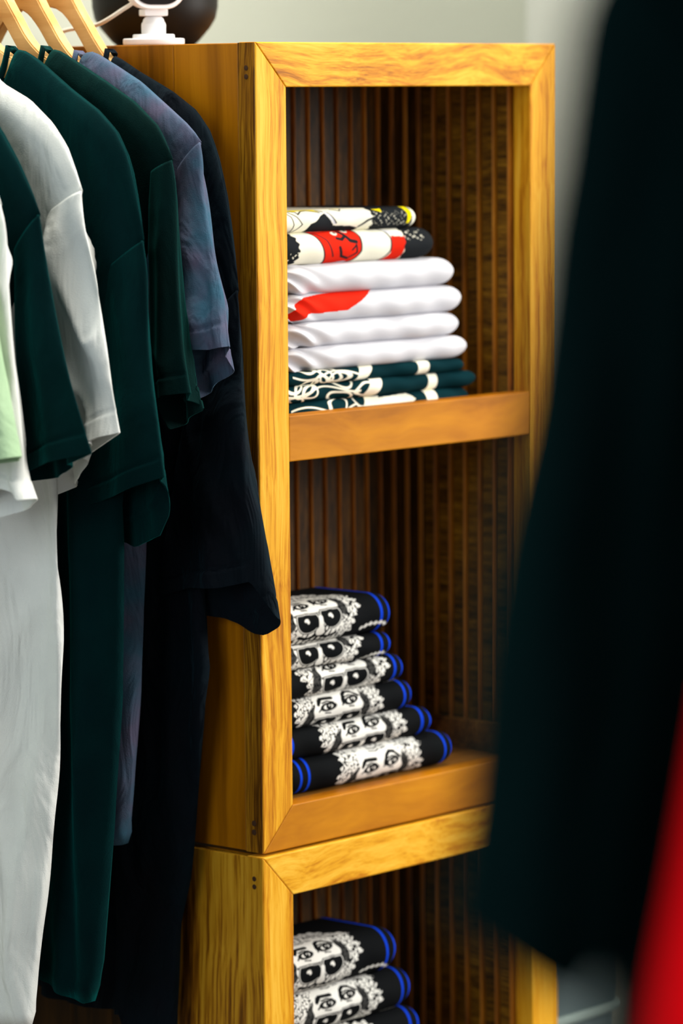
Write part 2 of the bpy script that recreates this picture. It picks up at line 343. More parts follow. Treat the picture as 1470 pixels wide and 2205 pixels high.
def resample(poly, n): return spline(poly, n)
CREASE = .0025
def tee(label, fr, ac, mat, shoulder, sleeve, hemF, hemB, inner, outB=None, innerB=None, edge=None, bodyhem=None, zhem=None, T=.0125, fold=.007, seed=0, cat='t-shirt', group=None, ST=.014, wr=.0015, puff=0.0, neckdrop=.085, hang_label=None, hand=True, bands=True, cr=.003):
    root = empty('hanging_tshirt', fr.P(ac, 0, 0), label, cat, group or ('t-shirts hanging in a row left of the cabinet' if len(hang_label) and 'blurred' not in hang_label else 'blurred foreground t-shirts'))
    org = np.array(root.location)
    sh = fr.px(shoulder); zn = sh[0][1]; an = sh[0][0]; tip = sh[-1]
    hw0 = tip[0]-ac
    ed = fr.px(edge) if edge else np.array([(tip[0]-.03, tip[1]-.25), (tip[0]-.07, tip[1]-.45)])
    if bodyhem:
        bh = fr.px(bodyhem); bh = bh[np.argsort(bh[:, 0])]
        zh0 = bh[-1][1]
    else: zh0 = zhem
    # ---- body
    NC, NR = 72, 84
    tz = lambda z: np.clip((tip[1]-z)/(tip[1]-zh0), 0, 1)
    et = np.r_[0, [tz(z) for z in ed[:, 1]]]; ea = np.r_[tip[0], ed[:, 0]]
    if et[-1] < 1: et = np.r_[et, 1]; ea = np.r_[ea, ea[-1]-.004]
    nx = an-ac
    def ztop(a, front):
        d = abs(a-ac)
        if d >= nx: return float(np.interp(ac+d, sh[:, 0], sh[:, 1]))
        return zn-(neckdrop if front else .018)*math.sqrt(max(0, 1-(d/nx)**2))
    V = []; Fc = []
    cols = []
    for k in range(NC+1): cols.append((math.sin((k/NC-.5)*math.pi)*.35+(k/NC-.5)*1.3, 1))
    for k in range(NC-1, 0, -1): cols.append((cols[k][0], -1))
    M = len(cols)
    ph = [rnd.uniform(0, 6.28) for _ in range(6)]
    for j in range(NR+1):
        t = (j/NR)**1.5
        t = t*.97+.03*(j/NR)
        hw = float(np.interp(t, et, ea))-ac
        for s, side in cols:
            a0 = ac+s*hw0; zt = ztop(a0, side > 0)
            a = ac+s*hw
            zb = zh0 if not bodyhem else float(np.interp(a, bh[:, 0], bh[:, 1]))
            z = zt+(zb-zt)*t
            dz = zt-z
            th = T*min(1, math.sqrt(max(dz, 0)/.016))*(1-abs(s)**8)**.5*(1+.3*t)
            if abs(a0-ac) < nx: th = max(th, .003+.010*math.sqrt(max(0, 1-((a0-ac)/nx)**2))**.7)
            f = fold*(min(1, dz/.35))*(math.sin(a*62+ph[0]+dz*2)+.6*math.sin(a*113+ph[1]-dz*3)+.35*math.sin(a*190+ph[2]))*(.6 if side < 0 else 1)
            f += wr*1.5*nz(a*22, dz*12, seed*3.1+side)*min(1, dz/.05)
            f += cr*(1-abs(nz(a*24+dz*5.0, dz*3.2+seed*1.7, side)))**7*min(1, dz/.15)
            bnd = .0016 if (z-zb) < .022 else 0
            V.append(fr.P(a, side*(th+bnd)+f*(1-.5*abs(s)**8), z))
    for j in range(NR):
        for k in range(M):
            Fc.append((j*M+k, j*M+(k+1) % M, (j+1)*M+(k+1) % M, (j+1)*M+k))
    V = np.array(V)-org
    me = mesh('body', V, Fc); fixn(me); o = link('body', me, mat, root, True)
    md = o.modifiers.new('cloth', 'SOLIDIFY'); md.thickness = .0014; md.offset = -1
    # ---- collar band
    ring = []; NN = 56
    for k in range(NN):
        an_ = 2*math.pi*k/NN; c = math.cos(an_); sn = math.sin(an_)
        side = 1 if sn >= 0 else -1
        z = zn+.003-(neckdrop if side > 0 else .018)*abs(sn)
        ring.append((ac+c*nx*1.0, side*(.004+.010*abs(sn)**.7), z, abs(sn)))
    V = []; Fc = []
    for (a, w, z, q) in ring:
        d = np.array([a-ac, z-zn+.02]); d = d/ (np.linalg.norm(d)+1e-6)
        inw = .016
        for (ii, ww) in ((0, .0), (0, .0016), (.5, .0022), (1, .0016), (1, -.0006)):
            sgn = 1 if w > 0 else -1
            V.append(fr.P(a-(a-ac)/nx*inw*ii*(1-q*.6)*.35, w+sgn*(ww), z+inw*ii*(.25+.75*q)*.9))
    m5 = 5
    for k in range(NN):
        for i in range(m5):
            Fc.append((k*m5+i, k*m5+(i+1) % m5, ((k+1) % NN)*m5+(i+1) % m5, ((k+1) % NN)*m5+i))
    me = mesh('collar', np.array(V)-org, Fc); fixn(me); link('collar', me, mat, root, True)
    # ---- sleeve (near side shaped on its own folds, the far one mirrored)
    def sleeve_part(mirror):
        NR, NK = 70, 64
        Of = resample(fr.px(sleeve, ST*.15), NR+1); If = resample(fr.px(inner, ST*.3), NR+1)
        Ob = resample(fr.px(outB, -ST*.6), NR+1) if outB else Of
        Ib = resample(fr.px(innerB, -ST*.6), NR+1) if innerB else If
        hF = fr.px(hemF, ST*.5) if hemF else None; hB = fr.px(hemB, -ST*.8) if hemB else None
        V = []; Fc = []
        lenS = abs(Of[0][1]-Of[-1][1])
        tt = np.array([1-(1-j/NR)**1.35 for j in range(NR+1)])
        rs = lambda A_: np.stack([np.interp(tt, np.linspace(0, 1, NR+1), A_[:, k]) for k in (0, 1)], 1)
        Of, If, Ob, Ib = rs(Of), rs(If), rs(Ob), rs(Ib)
        for j in range(NR+1):
            t = 1-(1-j/NR)**1.35
            thk = ST*(.70+.5*math.sin(math.pi*min(t*1.1, 1)*.55))
            dist = (1-t)*lenS
            for k in range(NK):
                p = 2*math.pi*k/NK; c = (1+math.cos(p))/2; s = math.sin(p)
                wgt = min(1, max(0, (s+.15)/.3)); wgt = wgt*wgt*(3-2*wgt)
                def side(O, I, hp):
                    q = O*c+I*(1-c)
                    if hp is not None:
                        seg = np.linalg.norm(np.diff(hp, axis=0), axis=1); cum = np.r_[0, np.cumsum(seg)]/seg.sum()
                        tgt = np.array([np.interp(1-c, cum, hp[:, 0]), np.interp(1-c, cum, hp[:, 1])])
                        lin_ = hp[0]*c+hp[-1]*(1-c)
                        q = q+(tgt-lin_)*t**3
                    return q
                q = side(Of[j], If[j], hF)*wgt+side(Ob[j], Ib[j], hB)*(1-wgt)
                sg = 1 if s >= 0 else -1
                w = sg*thk*abs(s)**.55
                a, z = q
                edge_f = 1-abs(math.cos(p))**6
                w += (fold*.7*t*math.sin(c*9+ph[3]+t*2)+wr*nz(a*26+5, z*13, seed*2.3+sg)*3*min(1, t*4+.2))*edge_f
                w += sg*cr*(1-abs(nz(a*26+z*6.0, z*7+seed*1.3, sg)))**7*edge_f*min(1, t*5)
                if puff: w += puff*edge_f*math.exp(-((dist-.028)/.012)**2)*(1+.5*math.sin(c*60))
                if bands and dist < .021: w += sg*.0014*edge_f
                if bands and abs(dist-.0225) < .0020: w -= sg*.0016*edge_f
                if mirror: a = 2*ac-a
                V.append(fr.P(a, w, z))
        for j in range(NR):
            for k in range(NK):
                Fc.append((j*NK+k, j*NK+(k+1) % NK, (j+1)*NK+(k+1) % NK, (j+1)*NK+k))
        me = mesh('sleeve', np.array(V)-org, Fc); fixn(me); o = link('sleeve', me, mat, root, True)
        md = o.modifiers.new('cloth', 'SOLIDIFY'); md.thickness = .0014; md.offset = -1
    sleeve_part(False); sleeve_part(True)
    if hand:
        hg = empty('coat_hanger', fr.P(ac, 0, zn+.10), hang_label, 'hanger', None)
        class F2(Frame): pass
        f2 = Frame(fr.o-np.array(hg.location), fr.A, fr.W)
        f2.P = lambda a, w, z, f=fr, q=np.array(hg.location): tuple(np.array(f.P(a, w, z))-q)
        hanger(f2, ac, zn, sh, hg)
    return root, zn

AC = -.26
def frm(u, z=0): return Frame((u, 0, 0), (0, -1, 0), (-1, 0, 0))
zrail = None
# S7 black, against the cabinet
_, z7 = tee('black t-shirt hanging against the cabinet side, its sleeve overlapping the cabinet front', frm(-.036), AC, f_black,
    [(243, 118), (262, 127), (300, 153), (370, 195), (420, 235), (450, 280), (470, 340), (490, 430), (505, 540), (514, 625)],
    [(514, 625), (520, 700), (527, 850), (535, 1000), (543, 1150), (544, 1252)],
    [(544, 1252), (500, 1262), (430, 1262), (345, 1284)],
    [(600, 1330), (585, 1352), (560, 1370), (540, 1366), (435, 1324)],
    [(445, 720), (400, 900), (370, 1100), (345, 1284)],
    outB=[(515, 625), (526, 740), (535, 900), (552, 1050), (578, 1190), (600, 1330)],
    innerB=[(440, 720), (430, 900), (430, 1100), (435, 1324)],
    edge=[(440, 1250), (445, 1330), (457, 1440), (440, 1600), (420, 1750), (405, 1900), (388, 2000), (378, 2180)],
    bodyhem=[(378, 2240), (310, 2232), (298, 2174), (200, 2162), (100, 2118), (-200, 2060)], seed=1, wr=.002, cr=.005, ST=.015, T=.011,
    hang_label='pale wooden hanger in the black t-shirt nearest the cabinet')
_, z6 = tee('heather slate-blue t-shirt with a gathered sleeve hem, between the dark green and black ones', frm(-.083), AC, f_grey,
    [(176, 122), (190, 110), (205, 112), (250, 140), (300, 173), (350, 218), (400, 263), (420, 285), (434, 306)],
    [(434, 306), (441, 350), (446, 430), (470, 550), (490, 640), (497, 700), (503, 745)],
    [(503, 745), (470, 752), (435, 750), (405, 764)],
    [(490, 768), (490, 800), (455, 825), (424, 860)],
    [(382, 372), (388, 480), (396, 620), (405, 764)],
    outB=[(434, 306), (442, 380), (458, 520), (480, 660), (490, 768)],
    innerB=[(382, 372), (392, 520), (410, 700), (424, 860)],
    edge=[(330, 800), (315, 1100), (310, 1300), (304, 1500), (292, 1700), (281, 1815)],
    bodyhem=[(281, 1818), (240, 1812), (0, 1760), (-300, 1700)], seed=2, wr=.003, cr=.004, puff=.003, ST=.016,
    hang_label='pale wooden hanger in the heather slate-blue t-shirt')
_, z5 = tee('dark green t-shirt hanging just left of the slate-blue one', frm(-.130), AC, f_teal2,
    [(105, 112), (120, 105), (135, 112), (150, 122), (220, 168), (290, 218), (340, 270), (362, 315), (373, 345)],
    [(373, 345), (384, 420), (390, 600), (402, 750), (418, 845)],
    [(418, 845), (370, 850), (335, 860)],
    [(402, 862), (410, 886), (366, 925)],
    [(325, 372), (326, 500), (330, 700), (335, 860)],
    outB=[(373, 345), (384, 440), (392, 620), (400, 760), (408, 862)],
    innerB=[(325, 372), (340, 600), (352, 780), (366, 925)],
    edge=[(280, 700), (240, 1000), (215, 1300), (200, 1700), (190, 2000)],
    bodyhem=[(190, 2040), (0, 2000), (-300, 1920)], seed=3, wr=.001,
    hang_label='pale wooden hanger in the smaller dark green t-shirt')
_, z4 = tee('deep teal t-shirt with a wide drooping sleeve, hanging right of the white one', frm(-.182), AC, f_teal,
    [(30, 112), (45, 105), (60, 112), (85, 130), (150, 188), (210, 235), (250, 280), (278, 340), (296, 425), (311, 518)],
    [(311, 518), (322, 600), (326, 750), (345, 900), (362, 1025)],
    [(362, 1025), (270, 1064), (180, 1095)],
    [(350, 1035), (353, 1110), (340, 1153), (275, 1181), (185, 1150)],
    [(210, 600), (190, 760), (180, 940), (180, 1095)],
    outB=[(311, 518), (322, 620), (328, 780), (342, 920), (350, 1035)],
    innerB=[(210, 600), (200, 780), (190, 960), (185, 1150)],
    edge=[(262, 1100), (266, 1200), (266, 1300), (262, 1500), (246, 1800), (226, 2080), (210, 2150)],
    bodyhem=[(211, 2152), (200, 2158), (142, 2128), (85, 2092), (-100, 2040), (-300, 2000)], seed=4, wr=.001,
    hang_label='pale wooden hanger in the deep teal t-shirt at the left edge')
_, z3 = tee('white t-shirt with wrinkled sleeve, its body hanging down to the lower left corner', frm(-.236), AC, f_white,
    [(-60, 112), (-45, 108), (0, 175), (60, 211), (110, 262), (142, 312), (162, 365), (178, 411)],
    [(178, 411), (187, 490), (215, 620), (240, 750), (252, 850), (267, 930)],
    [(267, 930), (238, 940), (205, 958), (150, 985)],
    [(182, 988), (165, 1030), (118, 1068), (90, 1046)],
    [(100, 462), (110, 620), (130, 800), (150, 985)],
    outB=[(178, 411), (187, 500), (205, 680), (200, 850), (182, 988)],
    innerB=[(100, 462), (100, 700), (95, 900), (90, 1046)],
    edge=[(100, 800), (118, 1060), (131, 1400), (120, 1600), (106, 1800), (96, 1950), (82, 2080), (76, 2200)],
    bodyhem=[(75, 2212), (0, 2190), (-400, 2090)], seed=5, wr=.006, fold=.010, cr=.010,
    hang_label='pale wooden hanger in the white t-shirt with wrinkled sleeve')
_, z2 = tee('deep teal t-shirt with a straight pressed sleeve between two white ones', frm(-.290), AC, f_teal,
    [(-150, 112), (-135, 108), (-80, 190), (0, 275), (40, 348), (70, 415), (88, 462)],
    [(88, 462), (112, 600), (150, 780), (185, 905), (207, 975)],
    [(207, 975), (130, 992), (95, 1003), (58, 1022)],
    [(150, 1000), (110, 1030), (66, 1036)],
    [(30, 545), (40, 700), (50, 850), (58, 1022)],
    outB=[(88, 462), (105, 620), (130, 800), (150, 1000)],
    innerB=[(30, 545), (40, 700), (54, 850), (66, 1036)],
    edge=[(-40, 900), (-60, 1300), (-80, 1800)], bodyhem=[(-80, 2000), (-500, 1930)], seed=6, wr=.001,
    hang_label='wooden hanger in the deep teal t-shirt with the pressed sleeve')
_, z1 = tee('white t-shirt at the left edge with a twisted sleeve hem, behind the mint one', frm(-.336), AC, f_white,
    [(-230, 112), (-215, 108), (-120, 200), (-50, 300), (-10, 400), (4, 440)],
    [(4, 440), (17, 500), (24, 620), (34, 740), (46, 860), (56, 960), (60, 1030), (85, 1072)],
    [(85, 1072), (68, 1074), (52, 1062), (15, 1048), (-30, 1080)],
    [(84, 1074), (40, 1096), (0, 1113), (-60, 1135)],
    [(-40, 520), (-40, 700), (-35, 900), (-30, 1080)],
    outB=[(4, 440), (17, 520), (28, 700), (48, 880), (60, 1000), (84, 1074)],
    innerB=[(-40, 520), (-60, 800), (-60, 1135)],
    edge=[(-90, 900), (-100, 1300), (-120, 1800)], bodyhem=[(-120, 2050), (-600, 1960)], seed=7, wr=.004, cr=.006, ST=.013,
    hang_label='wooden hanger in the white t-shirt at the left edge')
_, z0 = tee('mint green t-shirt, only its sleeve showing at the left edge', frm(-.378), AC, f_mint,
    [(-290, 112), (-275, 108), (-180, 210), (-110, 330), (-60, 450)],
    [(-60, 450), (-30, 640), (-4, 800), (16, 900), (33, 984)],
    [(33, 984), (0, 992), (-90, 1010)],
    [(24, 986), (0, 1000), (-80, 1020)],
    [(-150, 560), (-120, 800), (-90, 1010)],
    edge=[(-160, 900), (-170, 1300), (-180, 1800)], bodyhem=[(-180, 2050), (-600, 1960)], seed=8, wr=.001,
    hang_label='wooden hanger in the mint green t-shirt')

def rack(o, d, L0, L1, z, label, postsat):
    r = empty('ceiling_rail', (o[0], o[1], z), label, 'clothes rail')
    d = np.array(d)
    tube('rail', [tuple(d*L0)[:2]+(0,), tuple(d*L1)[:2]+(0,)], .0125, steel, r, 20)
    for L in postsat:
        p = d*L
        tube('suspension_rod', [(p[0], p[1], .0), (p[0], p[1], 3.199-z)], .005, steel, r, 12)
        lathe('ceiling_flange', [(.025, 3.193-z), (.025, 3.1995-z)], steel, r, 24, (p[0], p[1], 0))
    return r
ZR = z7+.1525+.0045
rack((0, .26, 0), (1, 0, 0), -1.35, .03, ZR, 'steel rail hung from the ceiling carrying the row of t-shirts', (-1.3, -.01))

# ---- blurred foreground garments
hd = np.array([math.sin(YAW), math.cos(YAW), 0]); hr = np.array([math.cos(YAW), -math.sin(YAW), 0])
def ffrm(D): return Frame(np.array([CAM[0], CAM[1], 0])+hd*D, -hr, -hd)
fg = ffrm(1.36); acf = fg.px([(2870, 100)])[0][0]
_, zf = tee('out-of-focus dark teal t-shirt in the foreground at the right', fg, acf, f_fg,
    [(2300, -900), (2250, -905), (2000, -780), (1700, -600), (1500, -440), (1390, -280), (1345, -150)],
    [(1330, -150), (1240, 0), (1208, 180), (1186, 350), (1160, 500), (1138, 700), (1105, 920), (1068, 1080), (1040, 1230), (1018, 1400), (1005, 1560), (988, 1740), (968, 1880), (950, 1970)],
    [(950, 1970), (1030, 2025), (1140, 2095), (1235, 2150), (1290, 2085), (1345, 2030)],
    [(965, 1960), (1060, 2040), (1235, 2150), (1290, 2085), (1345, 2030)],
    [(1600, 200), (1520, 800), (1430, 1500), (1345, 2030)],
    outB=[(1345, -150), (1280, 0), (1206, 350), (1165, 600), (1120, 920), (1060, 1230), (1020, 1560), (995, 1800), (965, 1960)],
    innerB=[(1600, 200), (1520, 800), (1430, 1500), (1345, 2030)],
    edge=[(1345, 1200), (1320, 1700), (1292, 2050), (1290, 2400)], zhem=.95, seed=9, ST=.02, wr=.002,
    hang_label='wooden hanger carrying the blurred teal foreground t-shirt')
fr_ = ffrm(1.27); acr = fr_.px([(3050, 100)])[0][0]
_, zr_ = tee('out-of-focus bright red t-shirt at the lower right corner', fr_, acr, f_red,
    [(2450, -950), (2400, -955), (2150, -830), (1900, -600), (1750, -300), (1700, 0)],
    [(1700, 0), (1680, 500), (1620, 1100), (1550, 1500), (1490, 1850), (1425, 2200), (1395, 2500)],
    [(1385, 2500), (1700, 2600)], [(1385, 2500), (1700, 2600)],
    [(1900, 400), (1800, 1500), (1700, 2600)],
    edge=[(1750, 1200), (1700, 2000), (1690, 2500)], zhem=.85, seed=10, ST=.02,
    hang_label='wooden hanger carrying the blurred red foreground t-shirt')
pf = fg.P(acf, 0, 0)
ZR2 = zf+.1525+.0045
rack((pf[0], pf[1], 0), (hd[0], hd[1]), -.30, .55, ZR2, 'steel rail hung from the ceiling over the blurred foreground t-shirts', (-.25, .5))

# ------------------------------------------------------------------ folded shirts: colour prints drawn as flat design on the cloth
def sstep(x, w): return np.clip(.5-x/w, 0, 1)
def ell(x, y, cx, cyy, rx, ry, a=0):
    c, s = math.cos(a), math.sin(a); X = (x-cx)*c+(y-cyy)*s; Y = -(x-cx)*s+(y-cyy)*c
    return (np.sqrt((X/rx)**2+(Y/ry)**2)-1)*min(rx, ry)
def seg(x, y, pts, r):
    d = np.full(x.shape, 9.0)
    for (x0, y0), (x1, y1) in zip(pts[:-1], pts[1:]):
        dx, dy = x1-x0, y1-y0; t = np.clip(((x-x0)*dx+(y-y0)*dy)/(dx*dx+dy*dy+1e-9), 0, 1)
        d = np.minimum(d, np.hypot(x-x0-t*dx, y-y0-t*dy))
    return d-r
def polym(x, y, pts):
    ins = np.zeros(x.shape, bool); n = len(pts)
    for i in range(n):
        x0, y0 = pts[i]; x1, y1 = pts[(i+1) % n]
        c = ((y0 > y) != (y1 > y)) & (x < (x1-x0)*(y-y0)/((y1-y0)+1e-12)+x0); ins ^= c
    return ins.astype(float)
def curls(x, y, s=1.0, k=0.0):
    a = np.sin(7.1*s*x+2.6*np.sin(5.3*s*y+k)+k)+np.sin(8.7*s*y+2.4*np.sin(6.1*s*x+1.3*k))
    b = np.sin(15*s*x+3*np.sin(9*s*y+1.7)+2*np.sin(4*s*x))+np.sin(13*s*y-2.5*np.sin(11*s*x+.6))
    return a*.6+b*.5
W_ = .02
def face(x, y):
    """generic bearded man with curly hair and dark glasses; returns ink-free (white) amount; units: half face width"""
    wob = .05*np.sin(9*y+1)+.04*np.sin(17*y+2*x)
    out = np.zeros(x.shape)
    # hair mass with curly black lines
    hair = np.maximum(sstep(ell(x, y, .05, .10, 1.78+0*x[0, 0], 1.70), W_), sstep(ell(x, y, -1.35, -.15, .72, 1.15), W_))
    edge = ell(x, y, .02, .05, 1.72, 1.75)+.16*np.sin(11*np.arctan2(y, x)+.5)*.5+.07*np.sin(37*np.arctan2(y, x))
    hair = sstep(edge, .03)
    cu = curls(x, y*.8, 2.0)
    hw = (np.abs(cu-.1) > .36).astype(float)*hair
    deep = sstep(ell(x, y, 1.02, -.15, .20, .50, .2), .05)+sstep(ell(x, y, -1.05, -.45, .24, .55, -.2), .05)
    hw = hw*(1-np.clip(deep, 0, 1)*.95)
    out = hw
    # face skin
    fm = sstep(ell(x, y, -.02, -.25, .93, 1.45)+.03*np.sin(14*y), .03)
    out = out*(1-fm)+fm
    def ink(d, w=W_):
        d = d-.012
        nonlocal out
        out = out*(1-sstep(d, w))
    def wht(d, w=W_):
        nonlocal out
        q = sstep(d, w); out = out*(1-q)+q
    # outline wisps of hair on the forehead
    for k in range(9):
        a = -1.0+.25*k
        ink(seg(x, y, [(a*.9, 1.15), (a*.8+.1*math.sin(k), .9+.1*math.cos(k*2))], .016))
    for yy in (.62, .74):
        ink(seg(x, y, [(-.35, yy), (-.1, yy-.04), (.05, yy+.03)], .012)); ink(seg(x, y, [(.15, yy+.03), (.35, yy+.07)], .012))
    # eyebrows
    ink(seg(x, y, [(-.72, .16), (-.62, .30), (-.42, .30), (-.22, .29)], .055)); ink(seg(x, y, [(-.76, .10), (-.70, .24)], .05))
    ink(seg(x, y, [(.14, .14), (.24, .36), (.40, .48), (.58, .44)], .05)); ink(seg(x, y, [(.14, .08), (.22, .3)], .05)); ink(seg(x, y, [(.55, .45), (.80, .22)], .035))
    # eyes
    for cx, c0, tilt in ((-.40, -.02, .12), (.46, .10, .2)):
        e = ell(x, y, cx, c0, .24, .115, tilt); ink(np.abs(e)-.022); ink(ell(x, y, cx+.02, c0+.01, .085, .095)); wht(ell(x, y, cx+.045, c0+.04, .025, .025))
        ink(seg(x, y, [(cx-.26, c0-.03), (cx-.36, c0-.12)], .018)); ink(seg(x, y, [(cx-.2, c0+.15), (cx, c0+.20), (cx+.2, c0+.14)], .016))
        ink(seg(x, y, [(cx-.12, c0-.2), (cx+.08, c0-.22)], .012))
    # beard
    bd = sstep(ell(x, y, .02, -1.72, 1.15, .72)+.07*np.sin(26*x)+.05*np.sin(41*x+3), .03)
    strands = (np.sin(30*x+6*np.sin(3*y)+9*y)+.6*np.sin(53*x-11*y) > -.35).astype(float)
    out = out*(1-bd)+bd*strands
    for sx in (-1, 1): ink(seg(x, y, [(sx*.14, -1.22), (sx*.38, -1.32), (sx*.70, -1.20)], .055))
    ink(seg(x, y, [(-.3, -1.47), (0, -1.43), (.3, -1.47)], .03))
    # bridge, lenses with pale frames, nose
    ink(seg(x, y, [(-.88, -.42), (-.05, -.40), (.10, -.38), (.92, -.30)], .03))
    wht(seg(x, y, [(-.84, -.42), (-.05, -.40), (.10, -.38), (.88, -.30)], .011))
    for cx, c0 in ((-.42, -.70), (.50, -.60)):
        d = np.maximum(ell(x, y, cx, c0+.06, .40, .40), (y-(c0+.27)))
        d = np.minimum(d, ell(x, y, cx+.02, c0-.02, .35, .31))
        ink(d-.05); wht(np.abs(d-.015)-.012); 
        wht(ell(x, y, cx-.04, c0+.09, .085, .055, .3)); wht(ell(x, y, cx+.02, c0+.03, .05, .06))
    ink(seg(x, y, [(.03, -.5), (-.06, -.9), (-.05, -1.12)], .03)); ink(ell(x, y, .07, -1.06, .22, .20))
    wht(ell(x, y, .06, -1.03, .17, .17)); wht(seg(x, y, [(.06, -.55), (.05, -1.0)], .075)); wht(ell(x, y, .26, -.95, .05, .09)); ink(np.abs(ell(x, y, .27, -.95, .07, .11))-.012)
    return out
INK = np.array(lin((13, 15, 17))); PAP = np.array(lin((232, 230, 224))); BLU = np.array(lin((10, 62, 205)))
def mix(a, b, m): return a*(1-m[..., None])+b*m[..., None]
def print_face(cxn, off, k=.0385, ky=.030, left=True):
    """cxn: centre of the face along the shirt (m from left end), off: height on the cloth (m) of eye level above the bulge middle"""
    def f(X, Q, L):
        c = np.broadcast_to(INK, X.shape+(3,)).copy()
        x = (X-cxn)/k; y = (Q-off)/ky
        c = mix(c, PAP, face(x, y))
        for xe, pp in ((X, (.019, .031)), (L-X, (.0065, .0195))):
            for p in pp:
                c = mix(c, BLU, sstep(np.abs(xe-p)-.0017, .0006))
        # little pale tail of the print towards the right end
        yt = off-1.12*ky; tl = seg(X, Q, [(cxn+1.8*k, yt-.003), (cxn+2.15*k, yt+.001), (cxn+2.6*k, yt+.001), (cxn+2.95*k, yt-.006)], .0016)+.0009*np.sin(X*900)
        return mix(c, PAP, sstep(tl, .0006))
    return f
CREAM = np.array(lin((240, 236, 216))); CHAR = np.array(lin((30, 33, 36))); REDP = np.array(lin((222, 38, 18))); YEL = np.array(lin((242, 220, 0)))
TEALP = np.array(lin((2, 38, 44))); WHT = np.array(lin((207, 206, 212)))
def print_plain(c0):
    def f(X, Q, L): return np.broadcast_to(c0, X.shape+(3,)).copy()
    return f
def print_redfold(X, Q, L):
    c = np.broadcast_to(WHT, X.shape+(3,)).copy()
    m = polym(X, Q, [(.012, -.014), (.012, .0), (.03, .012), (.16, .03), (.135, .012), (.10, -.004), (.04, -.006), (.02, -.016)])
    return mix(c, REDP, m)
def print_redhead(X, Q, L):
    L = (L-.070)/1.08+.050; X = (X-.070)/1.08+.050; Q = Q*1.25
    c = np.broadcast_to(CREAM, X.shape+(3,)).copy()
    # rough charcoal shape at the left end
    sp = curls(X*60, Q*60, 1.2, 2.0)
    m = sstep(ell(X, Q, .012, .000, .022, .040)+.0012*np.sin(Q*700), .0008); c = mix(c, CHAR, m*(1-((sp > 1.05) & (Q < -.004))*.9))
    # rough-drawn red head with black outline
    pts = [(.050, .034), (.060, .016), (.066, .0), (.074, -.022), (.078, -.036), (.098, -.036), (.115, -.022), (.123, -.006), (.123, .012), (.118, .034)]
    m = polym(X, Q, pts); d = seg(X, Q, pts+[pts[0]], .0011)
    c = mix(c, REDP, m); c = mix(c, CHAR, sstep(d, .0006))
    def k(pt, r=.001, col=CHAR):
        nonlocal c; c = mix(c, col, sstep(seg(X, Q, pt, r), .0006))
    k([(.060, .024), (.074, .010), (.080, -.004), (.084, -.012)]); k([(.092, .0), (.096, -.012), (.106, -.016)], .0018); k([(.098, .024), (.108, .008), (.116, .006)], .0026)
    k([(.090, .012), (.096, .010), (.100, .013)], .0022); k([(.110, -.004), (.116, .002), (.117, -.008), (.108, -.014)], .0012)
    for ex in ((.090, .021), (.108, .025)):
        c = mix(c, CREAM, sstep(ell(X, Q, ex[0], ex[1], .0042, .0042), .0006)); c = mix(c, CHAR, sstep(ell(X, Q, ex[0]+.0015, ex[1]+.001, .0018, .002), .0006))
    c = mix(c, WHT, sstep(ell(X, Q, .100, -.026, .009, .0035, .3), .0006))
    # right: red patch and charcoal end
    c = mix(c, REDP, polym(X, Q, [(.166, .012), (.186, .010), (.184, -.006), (.182, -.03), (.156, -.03), (.166, -.012)]))
    d = seg(X, Q, [(.150, .034), (.160, .022), (.165, .008), (.165, -.008), (.154, -.03)], .0012); c = mix(c, CHAR, sstep(d, .0006))
    m = sstep(-(X-.184)+.001*np.sin(Q*500), .0008); s2 = ((sp > 1.0) & (Q > .004) & (Q < .02) & (X < L-.02)).astype(float)
    c = mix(c, CHAR, m*(1-.8*s2)); c = mix(c, WHT, polym(X, Q, [(.158, .024), (.178, .02), (.18, .012), (.17, .013), (.163, .017)]))
    return c
def print_top(X, Q, L):
    L = (L-.0325)*1.18+.0105; X = (X-.0325)*1.18+.0105; Q = Q*1.5
    c = np.broadcast_to(CREAM, X.shape+(3,)).copy()
    def line(pt, r, col=CHAR):
        nonlocal c; c = mix(c, col, sstep(seg(X, Q, pt, r), .0006))
    def pg(pt, col=CHAR):
        nonlocal c; c = mix(c, col, polym(X, Q, pt))
    pg([(.030, .022), (.046, .019), (.064, .022), (.088, .016), (.082, .024), (.060, .028), (.034, .027)], YEL)
    line([(.030, .021), (.046, .018), (.048, .012), (.056, .019), (.066, .021), (.088, .014)], .0011)
    pg([(.058, -.020), (.066, -.004), (.076, .000), (.086, .008), (.096, .012), (.106, .0), (.112, -.008), (.142, -.010), (.156, -.014), (.152, -.024)])
    line([(.022, .020), (.034, .008), (.037, -.004), (.034, -.018)], .0009); line([(.028, .021), (.044, .008), (.052, -.004)], .0009); line([(.052, -.004), (.036, -.020)], .0009)
    line([(.084, .020), (.104, .012), (.116, -.004)], .0012); pg([(.094, .018), (.104, .012), (.116, -.006), (.112, -.006), (.098, .010)], WHT)
    pg([(.112, .024), (.130, .022), (.128, .026)], YEL); line([(.112, .022), (.126, .016), (.131, .022)], .0011)
    sp = curls(X*60, Q*60, 1.4, 1.0)
    m = sstep(-(X-.176)-.3*np.maximum(Q-.006, 0)+.0015*np.sin(Q*600), .001)*(X < L-.014); c = mix(c, CHAR, m*(1-.75*((sp > 1.1) & (np.abs(Q) < .012))))
    line([(.156, -.012), (.168, -.002), (.178, .002)], .0016); pg([(.180, .017), (.198, .018), (.196, .010)], YEL)
    pg([(L-.030, .024), (L-.018, .022), (L-.015, .004), (L-.021, -.010), (L-.026, -.010), (L-.023, .006)], YEL)
    return c
